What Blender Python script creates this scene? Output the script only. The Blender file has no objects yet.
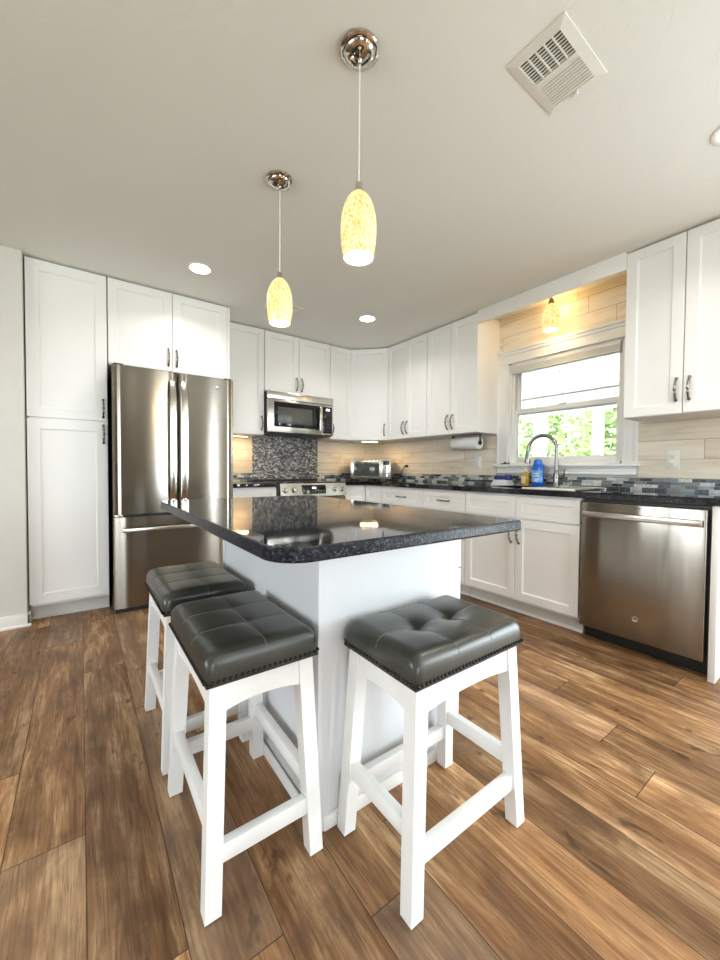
import bpy, bmesh, math, random
from mathutils import Vector, Matrix
random.seed(7)
PI = math.pi
sc = bpy.context.scene
COL = sc.collection

# ------------------------------------------------------------------ camera
cam_d = bpy.data.cameras.new('camera'); cam = bpy.data.objects.new('camera', cam_d); COL.objects.link(cam)
cam_d.sensor_fit = 'HORIZONTAL'; cam_d.sensor_width = 36.0; cam_d.lens = 382.517 / 720 * 36.0
cam_d.clip_start = 0.02; cam_d.clip_end = 200
YAW, PITCH, ROLL = 0.6303, -0.0260, 0.0071
fh = Vector((math.sin(YAW), math.cos(YAW), 0)); R0 = Vector((math.cos(YAW), -math.sin(YAW), 0)); Z0 = Vector((0, 0, 1))
F = fh * math.cos(PITCH) + Z0 * math.sin(PITCH); U0 = -fh * math.sin(PITCH) + Z0 * math.cos(PITCH)
Rr = R0 * math.cos(ROLL) + U0 * math.sin(ROLL); Uu = -R0 * math.sin(ROLL) + U0 * math.cos(ROLL)
m = Matrix.Identity(4)
for i in range(3): m[i][0] = Rr[i]; m[i][1] = Uu[i]; m[i][2] = -F[i]
m.translation = Vector((-3.1458, -3.9811, 1.0393))
cam.matrix_world = m
sc.camera = cam

# ------------------------------------------------------------------ world, lights, exposure
H = 2.433
XL, YF = -6.2, -6.6          # far left wall, wall behind the camera
w = bpy.data.worlds.new('sky'); sc.world = w; w.use_nodes = True
bg = w.node_tree.nodes['Background']; bg.inputs[0].default_value = (0.88, 0.94, 1.0, 1); bg.inputs[1].default_value = 3.4
sc.view_settings.view_transform = 'Standard'; sc.view_settings.look = 'None'
sc.view_settings.exposure = 1.03; sc.view_settings.gamma = 1.0; sc.view_settings.use_curve_mapping = False
sc.cycles.use_denoising = True
sc.cycles.max_bounces = 10; sc.cycles.diffuse_bounces = 6; sc.cycles.glossy_bounces = 5
sc.cycles.sample_clamp_indirect = 8.0; sc.cycles.caustics_reflective = False; sc.cycles.caustics_refractive = False

def area(name, loc, direction, sx, sy, energy, col=(1, 1, 1), spread=PI):
    d = bpy.data.lights.new(name, 'AREA'); d.shape = 'RECTANGLE'; d.size = sx; d.size_y = sy; d.energy = energy; d.color = col; d.spread = spread
    o = bpy.data.objects.new(name, d); COL.objects.link(o); o.location = loc
    o.rotation_euler = Vector(direction).to_track_quat('-Z', 'Y').to_euler(); return o
DAY = (0.83, 0.94, 1.0)
# area lamps standing for daylight at the room's openings; front window one is added
area('daylight_patio_door', (0.20, -5.35, 1.05), (-1, 0, 0), 1.7, 2.0, 56, DAY)
area('daylight_left_window', (XL - 0.2, -2.6, 1.45), (1, 0, 0), 2.2, 1.3, 15, DAY)
area('front_window_fill', (-4.1, YF - 0.2, 1.2), (0, 1, 0), 1.4, 1.9, 14, DAY)  # fill lamp for an added unseen window, kept left of the fridge's reflection
area('daylight_sidelight', (-1.65, YF - 0.2, 1.2), (0, 1, 0), .24, 1.9, 17, DAY)
area('daylight_narrow_sidelight', (-.675, YF - 0.2, 1.2), (0, 1, 0), .12, 1.9, 9, DAY)
sd = bpy.data.lights.new('sun', 'SUN'); sd.energy = 3.5; sd.angle = .02; sd.color = (1, .95, .88); so = bpy.data.objects.new('sun', sd); COL.objects.link(so)
so.rotation_euler = Vector((.5, -.15, -.85)).to_track_quat('-Z', 'Y').to_euler()

# ------------------------------------------------------------------ node helpers
class NT:
    def __init__(s, name):
        s.m = bpy.data.materials.new(name); s.m.use_nodes = True
        s.t = s.m.node_tree; s.n = s.t.nodes; s.l = s.t.links; s.b = s.n['Principled BSDF']
        s.tc = None
    def link(s, a, b): s.l.new(a, b)
    def val(s, sock, v):
        if hasattr(v, 'is_linked') or isinstance(v, bpy.types.NodeSocket): s.l.new(v, sock)
        else: sock.default_value = v
    def co(s, kind='Object'):
        if s.tc is None: s.tc = s.n.new('ShaderNodeTexCoord')
        return s.tc.outputs[kind]
    def math(s, op, a, b=0.0, c=None):
        x = s.n.new('ShaderNodeMath'); x.operation = op
        s.val(x.inputs[0], a); s.val(x.inputs[1], b)
        if c is not None: s.val(x.inputs[2], c)
        return x.outputs[0]
    def xyz(s, v=None):
        x = s.n.new('ShaderNodeSeparateXYZ'); s.l.new(v or s.co(), x.inputs[0]); return x.outputs
    def comb(s, x, y, z):
        c = s.n.new('ShaderNodeCombineXYZ'); s.val(c.inputs[0], x); s.val(c.inputs[1], y); s.val(c.inputs[2], z); return c.outputs[0]
    def noise(s, vec, scale=5, detail=4, rough=.5, dist=0):
        x = s.n.new('ShaderNodeTexNoise'); s.l.new(vec, x.inputs['Vector']); x.inputs['Scale'].default_value = scale
        x.inputs['Detail'].default_value = detail; x.inputs['Roughness'].default_value = rough; x.inputs['Distortion'].default_value = dist
        return x.outputs['Fac']
    def white(s, vec):
        x = s.n.new('ShaderNodeTexWhiteNoise'); x.noise_dimensions = '3D'; s.l.new(vec, x.inputs['Vector']); return x.outputs['Value']
    def voro(s, vec, scale, feature='F1', rnd=1.0):
        x = s.n.new('ShaderNodeTexVoronoi'); x.feature = feature; s.l.new(vec, x.inputs['Vector']); x.inputs['Scale'].default_value = scale
        x.inputs['Randomness'].default_value = rnd; return x
    def ramp(s, fac, stops, interp='LINEAR'):
        x = s.n.new('ShaderNodeValToRGB'); s.l.new(fac, x.inputs[0]); r = x.color_ramp; r.interpolation = interp
        while len(r.elements) < len(stops): r.elements.new(0.5)
        for e, (p, c) in zip(r.elements, stops): e.position = p; e.color = (*c, 1)
        return x.outputs[0]
    def mix(s, fac, a, b, mode='MIX'):
        x = s.n.new('ShaderNodeMix'); x.data_type = 'RGBA'; x.blend_type = mode
        s.val(x.inputs[0], fac)
        for i, v in ((6, a), (7, b)):
            if isinstance(v, tuple): x.inputs[i].default_value = (*v, 1)
            else: s.l.new(v, x.inputs[i])
        return x.outputs[2]
    def bump(s, h, strength=.2, dist=.002):
        x = s.n.new('ShaderNodeBump'); x.inputs['Strength'].default_value = strength; x.inputs['Distance'].default_value = dist
        s.l.new(h, x.inputs['Height']); s.l.new(x.outputs[0], s.b.inputs['Normal'])
    def base(s, c):
        if isinstance(c, tuple): s.b.inputs['Base Color'].default_value = (*c, 1)
        else: s.l.new(c, s.b.inputs['Base Color'])
    def set(s, **k):
        for a, v in k.items():
            s.val(s.b.inputs[a.replace('_', ' ')], v)
    def cells(s, u, v, cw, rh, amt=1.0):
        """staggered courses: (random per cell, second random, distance from cell edge in metres)"""
        row = s.math('FLOOR', s.math('DIVIDE', v, rh))
        off = s.white(s.comb(row, 3.3, 7.7))
        uu = s.math('ADD', s.math('DIVIDE', u, cw), s.math('MULTIPLY', off, 7.0 * amt))
        cell = s.math('FLOOR', uu)
        r1 = s.white(s.comb(row, cell, 1.5)); r2 = s.white(s.comb(row, cell, 9.5))
        fu = s.math('MULTIPLY', s.math('SUBTRACT', 0.5, s.math('ABSOLUTE', s.math('SUBTRACT', s.math('FRACT', uu), 0.5))), cw)
        fv = s.math('MULTIPLY', s.math('SUBTRACT', 0.5, s.math('ABSOLUTE', s.math('SUBTRACT', s.math('FRACT', s.math('DIVIDE', v, rh)), 0.5))), rh)
        return r1, r2, s.math('MINIMUM', fu, fv)

def simple(name, c, rough=.5, metal=0.0, noise=0.0, scale=20, bump=0.0, **k):
    t = NT(name)
    if noise > 0:
        f = t.noise(t.co(), scale, 3)
        t.base(t.ramp(f, [(0.3, tuple(x * (1 - noise) for x in c)), (0.7, tuple(min(1, x * (1 + noise)) for x in c))]))
        if bump: t.bump(f, bump, .001)
    else: t.base(c)
    t.set(Roughness=rough, Metallic=metal, **k); return t.m

M = {}
M['cabinet'] = simple('white_cabinet_paint', (.83, .83, .82), .38, noise=.01, scale=3)
M['stool_white'] = simple('white_stool_paint', (.83, .83, .82), .45, noise=.025, scale=14, bump=.05)
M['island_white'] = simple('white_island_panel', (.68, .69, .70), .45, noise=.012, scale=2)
M['trim_white'] = simple('white_trim_paint', (.82, .82, .80), .42, noise=.01, scale=4)
M['wall'] = simple('beige_wall_paint', (.66, .645, .60), .85, noise=.015, scale=40, bump=.08)
M['nickel'] = simple('pewter_handle', (.30, .28, .26), .20, 1.0, noise=.55, scale=110)
M['chrome'] = simple('chrome', (.58, .55, .52), .07, 1.0, noise=.03, scale=5)
M['brushed_nickel'] = simple('brushed_nickel', (.27, .26, .245), .25, 1.0, noise=.06, scale=60)
M['black'] = simple('black_plastic', (.012, .012, .012), .4, noise=.1, scale=30)
M['black_glass'] = simple('black_glass', (.008, .008, .009), .06, noise=.05, scale=3)
M['dark_metal'] = simple('dark_metal', (.05, .05, .05), .35, .6, noise=.1, scale=30)
M['plastic_white'] = simple('white_plastic', (.80, .79, .75), .35, noise=.01, scale=10)
M['vent_white'] = simple('ivory_vent_metal', (.74, .73, .68), .5, noise=.02, scale=15)
M['duct_dark'] = simple('dark_duct', (.015, .015, .016), .8, noise=.2, scale=8)
M['paper'] = simple('paper_towel', (.84, .84, .83), .9, noise=.03, scale=60, bump=.15)
M['card'] = simple('cardboard', (.34, .25, .17), .9, noise=.06, scale=30)
M['cloth_white'] = simple('white_cloth', (.74, .76, .78), .95, noise=.05, scale=60, bump=.3)
M['navy'] = simple('navy_plastic', (.012, .018, .17), .35, noise=.1, scale=20)
M['blue_bottle'] = simple('blue_bottle_plastic', (.012, .11, .55), .2, noise=.08, scale=12)
M['blue_cap'] = simple('blue_cap_plastic', (.015, .2, .68), .3, noise=.05, scale=12)
M['label_blue'] = simple('pale_blue_label', (.16, .40, .80), .4, noise=.3, scale=30)
M['label_white'] = simple('white_print', (.82, .86, .92), .5, noise=.02, scale=12)
M['soap'] = simple('amber_soap', (.48, .30, .05), .15, noise=.08, scale=18)
M['label_cream'] = simple('cream_label', (.72, .60, .30), .5, noise=.1, scale=40)
M['toe'] = simple('toe_kick_paint', (.62, .61, .58), .6, noise=.02, scale=6)
M['cord'] = simple('clear_white_cord', (.78, .77, .73), .4, noise=.02, scale=30)
M['thread'] = simple('grey_thread', (.14, .14, .132), .6, noise=.1, scale=60)
M['nail'] = simple('dark_nailhead', (.028, .027, .026), .25, .9, noise=.2, scale=60)
M['wood_leaf'] = simple('bark', (.12, .09, .06), .9, noise=.3, scale=12)
M['concrete'] = simple('porch_concrete', (.74, .74, .73), .9, noise=.08, scale=6)
M['porch_white'] = simple('white_porch_paint', (.86, .86, .86), .6, noise=.01, scale=6)
M['blind'] = simple('white_blind_slats', (.74, .74, .72), .5, noise=.01, scale=6)
M['sink_grey'] = simple('steel_sink', (.45, .45, .44), .3, 1.0, noise=.05, scale=30)

t = NT('brushed_stainless_steel')                       # horizontally brushed
o = t.xyz(); v = t.comb(t.math('MULTIPLY', o[0], 1.5), t.math('MULTIPLY', o[1], 1.5), t.math('MULTIPLY', o[2], 260))
f = t.noise(v, 2.0, 3)
t.base(t.ramp(f, [(.3, (.285, .262, .225)), (.7, (.33, .305, .265))]))
t.set(Metallic=1.0, Roughness=.165, Anisotropic=1.0, Anisotropic_Rotation=.25)
tg = t.n.new('ShaderNodeTangent'); tg.direction_type = 'RADIAL'; tg.axis = 'Z'; t.link(tg.outputs[0], t.b.inputs['Tangent'])
M['steel'] = t.m
M['steel_plain'] = simple('satin_steel', (.60, .58, .54), .22, 1.0, noise=.03, scale=4)

t = NT('dark_green_grey_leather')
f = t.noise(t.co(), 9, 3); g = t.voro(t.co(), 420).outputs['Distance']
t.base(t.ramp(f, [(.3, (.029, .030, .024)), (.7, (.040, .041, .034))])); t.set(Roughness=.30, Coat_Weight=.15, Coat_Roughness=.3)
t.bump(g, .12, .0006); M['leather'] = t.m

def granite(name, dark, mid, light, flecks, rough=.045):
    t = NT(name); c = t.co()
    a = t.noise(c, 95, 4, .65); b = t.voro(c, 330).outputs['Color']; b = t.xyz(b)[0]; big = t.noise(c, 22, 3)
    base = t.ramp(a, [(.40, dark), (.56, mid), (.70, light)])
    k = t.math('MULTIPLY', t.math('GREATER_THAN', b, flecks), t.math('GREATER_THAN', big, .44))
    t.base(t.mix(k, base, (.085, .095, .12))); t.set(Roughness=rough, Specular_IOR_Level=.6 if rough < .1 else .18); return t.m
M['granite_island'] = granite('black_blue_granite', (.006, .006, .008), (.028, .030, .036), (.075, .08, .095), .90)
M['granite_edge'] = granite('black_blue_granite_honed_edge', (.005, .005, .008), (.018, .020, .027), (.07, .077, .092), .92, .30)
M['granite'] = granite('black_granite', (.003, .003, .004), (.007, .007, .009), (.035, .035, .037), .95)

def floor_mat():
    t = NT('wood_plank_floor'); o = t.xyz()
    u = t.math('ADD', o[0], 2.967 + .178 * 40); v = o[1]
    r1, r2, d = t.cells(v, u, 1.5, .178, 1.0)
    px = t.math('ADD', o[0], t.math('MULTIPLY', r1, 17.0)); py = t.math('ADD', o[1], t.math('MULTIPLY', r2, 31.0)); pz = t.math('MULTIPLY', r2, 9.0)
    broad = t.noise(t.comb(px, t.math('MULTIPLY', py, .16), pz), 11, 4, .55, .8)        # wide figure of the board
    mid = t.noise(t.comb(px, t.math('MULTIPLY', py, .07), pz), 48, 6, .7, .9)          # grain bands
    fine = t.noise(t.comb(px, t.math('MULTIPLY', py, .035), pz), 210, 3, .6)            # pores
    blot = t.noise(t.comb(px, t.math('MULTIPLY', py, .55), pz), 6.5, 5, .62, .5)        # dark heart stains
    kn = t.noise(t.comb(px, t.math('MULTIPLY', py, .42), pz), 15, 3, .55, .4)
    g = t.math('ADD', t.math('MULTIPLY', broad, .55), t.math('MULTIPLY', mid, .45))
    col = t.ramp(g, [(.33, (.115, .052, .021)), (.43, (.240, .122, .054)), (.52, (.370, .208, .100)), (.62, (.64, .43, .245))])
    st = t.xyz(t.ramp(blot, [(.47, (0, 0, 0)), (.64, (1, 1, 1))]))[0]
    col = t.mix(t.math('MULTIPLY', st, .58), col, (.115, .060, .031))
    ks = t.xyz(t.ramp(kn, [(.645, (0, 0, 0)), (.70, (1, 1, 1))]))[0]
    col = t.mix(t.math('MULTIPLY', ks, .75), col, (.065, .030, .015))
    col = t.mix(t.math('MULTIPLY', t.math('GREATER_THAN', fine, .56), .42), col, (.10, .055, .03))
    tint = t.ramp(r1, [(0, (.62, .60, .58)), (.3, (.82, .79, .76)), (.65, (.98, .93, .87)), (1, (1.22, 1.16, 1.08))])
    col = t.mix(1.0, col, tint, 'MULTIPLY')
    col = t.mix(t.math('MULTIPLY', t.math('LESS_THAN', r2, .12), .2), col, (.30, .235, .18))   # some greyer boards
    seam = t.math('LESS_THAN', d, .0013)
    t.base(t.mix(t.math('MULTIPLY', seam, .85), col, (.035, .018, .010)))
    t.set(Roughness=t.math('ADD', t.math('MULTIPLY', g, .2), .28), Specular_IOR_Level=.30)
    t.bump(t.math('SUBTRACT', t.math('MULTIPLY', fine, .5), seam), .25, .0012); return t.m
M['floor'] = floor_mat()

def plank_mat(name, axis):
    t = NT(name); o = t.xyz(); u = o[axis]; v = t.math('ADD', o[2], .125 * 40 - 1.0 + .001)
    r1, r2, d = t.cells(u, v, .92, .125)
    vv = t.comb(t.math('ADD', t.math('MULTIPLY', u, .12), t.math('MULTIPLY', r1, 11)), t.math('MULTIPLY', r2, 4), o[2])
    g = t.noise(vv, 22, 5, .6, .6)
    v3 = t.comb(t.math('ADD', t.math('MULTIPLY', u, .45), t.math('MULTIPLY', r2, 21)), 0.0, o[2]); kn = t.noise(v3, 13, 3, .6)
    col = t.ramp(g, [(.28, (.62, .53, .40)), (.48, (.76, .69, .57)), (.72, (.84, .80, .71))])
    k = t.xyz(t.ramp(kn, [(.70, (0, 0, 0)), (.80, (1, 1, 1))]))[0]
    col = t.mix(t.math('MULTIPLY', k, .6), col, (.30, .20, .12))
    col = t.mix(1.0, col, t.ramp(r1, [(0, (.92, .90, .87)), (.5, (1, 1, 1)), (1, (1.06, 1.06, 1.07))]), 'MULTIPLY')
    seam = t.math('LESS_THAN', d, .0016); t.base(t.mix(t.math('MULTIPLY', seam, .7), col, (.16, .11, .07)))
    t.set(Roughness=.6); t.bump(t.math('SUBTRACT', t.math('MULTIPLY', g, .2), seam), .3, .0015); return t.m
M['plank_back'] = plank_mat('pale_wood_planks_back', 0); M['plank_right'] = plank_mat('pale_wood_planks_right', 1)

def mosaic_mat(name, axis):
    t = NT(name); o = t.xyz()
    r1, r2, d = t.cells(o[axis], t.math('ADD', o[2], 1 - .914 + .0205 * 40 - 1 + .914 * 0), .070, .0215)
    n = t.noise(t.co(), 60, 3)
    col = t.ramp(r1, [(0, (.014, .020, .025)), (.20, (.04, .065, .085)), (.34, (.15, .19, .20)), (.46, (.50, .53, .52)), (.58, (.05, .07, .085)), (.72, (.68, .68, .63)), (.86, (.22, .21, .18))], 'CONSTANT')
    col = t.mix(t.ramp(n, [(.45, (0, 0, 0)), (.62, (.4, .4, .4))]), col, (.10, .14, .16))
    g = t.math('LESS_THAN', d, .0009); t.base(t.mix(g, col, (.35, .35, .33)))
    t.set(Roughness=t.math('ADD', .18, t.math('MULTIPLY', r2, .25)), Specular_IOR_Level=.4); t.bump(t.math('SUBTRACT', 1, g), .4, .001); return t.m
M['mosaic_back'] = mosaic_mat('glass_mosaic_back', 0); M['mosaic_right'] = mosaic_mat('glass_mosaic_right', 1)

t = NT('pebble_mosaic_panel'); o = t.xyz()
vv = t.comb(t.math('MULTIPLY', o[0], .6), 0.0, t.math('MULTIPLY', o[2], 1.1))
vo = t.voro(vv, 62); ve = t.voro(vv, 62, 'DISTANCE_TO_EDGE'); rr = t.xyz(vo.outputs['Color'])
col = t.ramp(rr[0], [(0, (.05, .055, .07)), (.16, (.17, .18, .20)), (.38, (.32, .33, .34)), (.58, (.09, .095, .11)), (.68, (.50, .49, .46)), (.84, (.66, .64, .59))], 'CONSTANT')
g = t.math('LESS_THAN', ve.outputs['Distance'], .06)
t.base(t.mix(g, col, (.06, .06, .062))); t.set(Roughness=.3); t.bump(ve.outputs['Distance'], .5, .003); M['pebble'] = t.m

t = NT('textured_ceiling_paint'); f = t.noise(t.co(), 38, 4, .6); t.base((.79, .80, .765)); t.set(Roughness=.9)
g = t.noise(t.co(), 16, 5, .62, .8); t.bump(t.xyz(t.ramp(g, [(.52, (0, 0, 0)), (.62, (1, 1, 1))]))[0], .20, .003); M['ceiling'] = t.m

def emit(name, col, strength):
    t = NT(name); t.base((.8, .8, .8)); t.set(Emission_Color=(*col, 1), Emission_Strength=strength, Roughness=.4); return t.m
M['can_lens'] = emit('lit_can_lens', (1.0, .90, .76), 11.0)
M['led'] = emit('lit_under_cabinet_led', (1.0, .70, .36), 5.0)
M['bulb'] = emit('lit_bulb', (1.0, .80, .48), 7.0)
M['display'] = emit('lit_display', (.8, .92, 1.0), 1.6)
t = NT('lit_mottled_glass_shade'); c = t.co(); o = t.xyz(c)
f = t.noise(t.comb(t.math('MULTIPLY', o[0], 1.5), t.math('MULTIPLY', o[1], 1.5), t.math('MULTIPLY', o[2], .9)), 62, 4, .65, 1.2)
col = t.ramp(f, [(.36, (.66, .30, .06)), (.45, (.95, .60, .17)), (.53, (1.0, .83, .40)), (.66, (1.0, .90, .52))])
t.base(t.mix(.65, col, (.25, .20, .12))); t.link(col, t.b.inputs['Emission Color']); t.set(Emission_Strength=.47, Roughness=.15); M['shade'] = t.m
M['shade_in'] = emit('lit_shade_lining', (1.0, .86, .52), .40)

t = NT('window_glass'); t.base((1, 1, 1)); t.set(Roughness=0.0, IOR=1.02, Transmission_Weight=1.0); M['glass'] = t.m
t = NT('leaf'); f = t.noise(t.co(), 1.7, 3); t.base(t.ramp(f, [(.3, (.22, .36, .10)), (.7, (.55, .68, .34))])); t.set(Roughness=.6, Subsurface_Weight=0.0); M['leaf'] = t.m
t = NT('lawn'); f = t.noise(t.co(), 3, 5); t.base(t.ramp(f, [(.3, (.20, .24, .15)), (.7, (.34, .36, .26))])); t.set(Roughness=.9); M['lawn'] = t.m
t = NT('porch_beadboard'); o = t.xyz(); fr = t.math('FRACT', t.math('DIVIDE', o[1], .155)); g = t.math('LESS_THAN', fr, .10)
t.base(t.mix(g, (.86, .86, .86), (.62, .62, .62))); t.set(Roughness=.6); M['beadboard'] = t.m

# ------------------------------------------------------------------ mesh helpers
class MB:
    def __init__(s): s.b = bmesh.new(); s.mi = 0
    def _mark(s, fs):
        for f in fs: f.material_index = s.mi
    def box(s, x0, x1, y0, y1, z0, z1, bev=0.0, seg=2):
        if x0 > x1: x0, x1 = x1, x0
        if y0 > y1: y0, y1 = y1, y0
        if z0 > z1: z0, z1 = z1, z0
        r = bmesh.ops.create_cube(s.b, size=1.0); vs = r['verts']
        for v in vs: v.co = Vector(((x0 + x1) / 2 + v.co.x * (x1 - x0), (y0 + y1) / 2 + v.co.y * (y1 - y0), (z0 + z1) / 2 + v.co.z * (z1 - z0)))
        fs = set(f for v in vs for f in v.link_faces); s._mark(fs)
        if bev > 0:
            es = list(set(e for v in vs for e in v.link_edges))
            bev = min(bev, .45 * min(x1 - x0, y1 - y0, z1 - z0))
            r = bmesh.ops.bevel(s.b, geom=es, offset=bev, segments=seg, profile=.5, affect='EDGES'); s._mark(r['faces'])
        return s
    def hexa(s, bot, top):
        """prism between two quads of points"""
        vb = [s.b.verts.new(p) for p in bot]; vt = [s.b.verts.new(p) for p in top]; n = len(vb); fs = []
        fs.append(s.b.faces.new(list(reversed(vb)))); fs.append(s.b.faces.new(vt))
        for i in range(n): fs.append(s.b.faces.new((vb[i], vb[(i + 1) % n], vt[(i + 1) % n], vt[i])))
        s._mark(fs); return s
    def lathe(s, prof, c=(0, 0, 0), axis='z', n=32, cap=True):
        rings = []; cx, cy, cz = c
        for r, h in prof:
            ring = []
            for i in range(n):
                a = 2 * PI * i / n; p, q = r * math.cos(a), r * math.sin(a)
                co = {'z': (cx + p, cy + q, cz + h), 'x': (cx + h, cy + p, cz + q), 'y': (cx + q, cy + h, cz + p)}[axis]
                ring.append(s.b.verts.new(co))
            rings.append(ring)
        fs = []
        for a, b in zip(rings, rings[1:]):
            for i in range(n): fs.append(s.b.faces.new((a[i], a[(i + 1) % n], b[(i + 1) % n], b[i])))
        if cap:
            for k, ring in ((0, rings[0]), (1, rings[-1])):
                try: fs.append(s.b.faces.new(list(reversed(ring)) if k == 0 else ring))
                except ValueError: pass
        s._mark(fs); return s
    def tube(s, pts, rad, n=10, cap=True):
        pts = [Vector(p) for p in pts]; rs = rad if isinstance(rad, (list, tuple)) else [rad] * len(pts)
        rings = []; up = None
        for i, p in enumerate(pts):
            d = (pts[min(i + 1, len(pts) - 1)] - pts[max(i - 1, 0)]).normalized()
            if up is None:
                up = Vector((0, 0, 1)) if abs(d.z) < .9 else Vector((1, 0, 0))
            a = d.cross(up).normalized(); b_ = a.cross(d).normalized(); up = b_
            rings.append([s.b.verts.new(p + (a * math.cos(2 * PI * k / n) + b_ * math.sin(2 * PI * k / n)) * rs[i]) for k in range(n)])
        fs = []
        for a, b in zip(rings, rings[1:]):
            for i in range(n): fs.append(s.b.faces.new((a[i], b[i], b[(i + 1) % n], a[(i + 1) % n])))
        if cap: fs.append(s.b.faces.new(rings[0])); fs.append(s.b.faces.new(list(reversed(rings[-1]))))
        s._mark(fs); return s
    def prism(s, poly, z0, z1, bev=0.0):
        """poly in xy extruded in z"""
        s.hexa([(x, y, z0) for x, y in poly], [(x, y, z1) for x, y in poly]); return s
    def ball(s, c, r, sx=1, sy=1, sz=1, seg=12):
        rr = bmesh.ops.create_uvsphere(s.b, u_segments=seg, v_segments=max(6, seg // 2), radius=r)
        for v in rr['verts']: v.co = Vector((c[0] + v.co.x * sx, c[1] + v.co.y * sy, c[2] + v.co.z * sz))
        s._mark(set(f for v in rr['verts'] for f in v.link_faces)); return s
    def panel(s, x0, x1, z0, z1, y0, th=.02, fr=.058, rec=.011, slope=.005):
        """shaker front; front face looks to -y at y0-th, back at y0"""
        yf = y0 - th; e = .0015
        def ring(x0, x1, z0, z1, y): return [s.b.verts.new(p) for p in ((x0, y, z0), (x1, y, z0), (x1, y, z1), (x0, y, z1))]
        rs = [ring(x0, x1, z0, z1, y0), ring(x0, x1, z0, z1, yf + e), ring(x0 + e, x1 - e, z0 + e, z1 - e, yf),
              ring(x0 + fr, x1 - fr, z0 + fr, z1 - fr, yf), ring(x0 + fr + slope * .4, x1 - fr - slope * .4, z0 + fr + slope * .4, z1 - fr - slope * .4, yf + rec * .55),
              ring(x0 + fr + slope, x1 - fr - slope, z0 + fr + slope, z1 - fr - slope, yf + rec * .6),
              ring(x0 + fr + slope * 1.3, x1 - fr - slope * 1.3, z0 + fr + slope * 1.3, z1 - fr - slope * 1.3, yf + rec)]
        fs = [s.b.faces.new(rs[0][::-1]), s.b.faces.new(rs[-1])]
        for a, b in zip(rs, rs[1:]):
            for i in range(4): fs.append(s.b.faces.new((a[i], a[(i + 1) % 4], b[(i + 1) % 4], b[i])))
        s._mark(fs); return s
    def build(s, name, mats, parent=None, loc=None, rotz=0.0, smooth=40):
        bmesh.ops.recalc_face_normals(s.b, faces=s.b.faces[:])
        me = bpy.data.meshes.new(name); s.b.to_mesh(me); s.b.free()
        for mt in (mats if isinstance(mats, (list, tuple)) else [mats]): me.materials.append(mt)
        if smooth:
            me.polygons.foreach_set('use_smooth', [True] * len(me.polygons)); me.set_sharp_from_angle(angle=math.radians(smooth))
        o = bpy.data.objects.new(name, me); COL.objects.link(o)
        if parent: o.parent = parent
        if loc: o.location = loc
        o.rotation_euler.z = rotz
        return o

def tag(o, label, cat, group=None):
    o['label'] = label; o['category'] = cat
    if group: o['group'] = group
    return o
def thing(name, label, cat, loc=(0, 0, 0), rotz=0.0, group=None):
    o = bpy.data.objects.new(name, None); COL.objects.link(o); o.location = loc; o.rotation_euler.z = rotz; o.empty_display_size = .1
    return tag(o, label, cat, group)
def struct(o): o['kind'] = 'structure'; return o
def copy_tree(o, parent=None):
    c = o.copy(); COL.objects.link(c)
    if parent: c.parent = parent
    for ch in o.children: copy_tree(ch, c)
    return c

# ------------------------------------------------------------------ room shell
struct(MB().box(XL - .2, 0.14, YF - .2, 1.7, -.12, 0).build('floor', M['floor'], smooth=0))
struct(MB().box(XL - .2, 0.14, YF - .2, 1.7, H, H + .12).build('ceiling', M['ceiling'], smooth=0))
struct(MB().box(-3.44, 0.14, 0, .14, 0, H).build('wall_back', M['wall'], smooth=0))
struct(MB().box(-3.575, -3.44, -.685, 1.6, 0, H, .004).build('wall_partition', M['wall'], smooth=0))
struct(MB().box(XL, -3.575, 1.5, 1.6, 0, H).build('wall_hall', simple('brown_hall_wall', (.30, .22, .15), .8, noise=.05), smooth=0))
b = MB(); b.box(XL - .14, XL, YF, -3.75, 0, H); b.box(XL - .14, XL, -1.45, 1.6, 0, H); b.box(XL - .14, XL, -3.75, -1.45, 0, .8); b.box(XL - .14, XL, -3.75, -1.45, 2.1, H)
struct(b.build('wall_left', M['wall'], smooth=0))
WY0, WY1, WZ0, WZ1 = -2.873, -1.955, 1.098, 2.01     # window hole in the sink wall
b = MB(); b.box(0, .14, WY1, .14, 0, H); b.box(0, .14, -4.45, WY0, 0, H); b.box(0, .14, WY0, WY1, 0, WZ0); b.box(0, .14, WY0, WY1, WZ1, H)
b.box(0, .14, -6.25, -4.45, 2.08, H); b.box(0, .14, YF - .2, -6.25, 0, H)
struct(b.build('wall_right', M['wall'], smooth=0))
FX = [(-4.85, -3.35), (-1.78, -1.52), (-.74, -.61)]
b = MB(); xs = [XL]
for a_, c_ in FX: xs += [a_, c_]
xs.append(0)
for i in range(0, len(xs), 2): b.box(xs[i], xs[i + 1], YF - .14, YF, 0, H)
for a_, c_ in FX: b.box(a_, c_, YF - .14, YF, 2.12, H); b.box(a_, c_, YF - .14, YF, 0, .22)
struct(b.build('wall_front', simple('tan_wall_paint', (.24, .20, .155), .85, noise=.02, scale=30), smooth=0))
# baseboards round the end of the partition
b = MB(); b.box(-3.59, -3.425, -.705, -.685, 0, .085, .004); b.box(-3.425, -3.44, -.705, -.64, 0, .085, .004); b.box(-3.59, -3.575, -.705, 1.5, 0, .085, .004)
b.box(-3.597, -3.418, -.715, -.685, 0, .02, .006)
struct(b.build('baseboard_partition', M['trim_white']))

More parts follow.
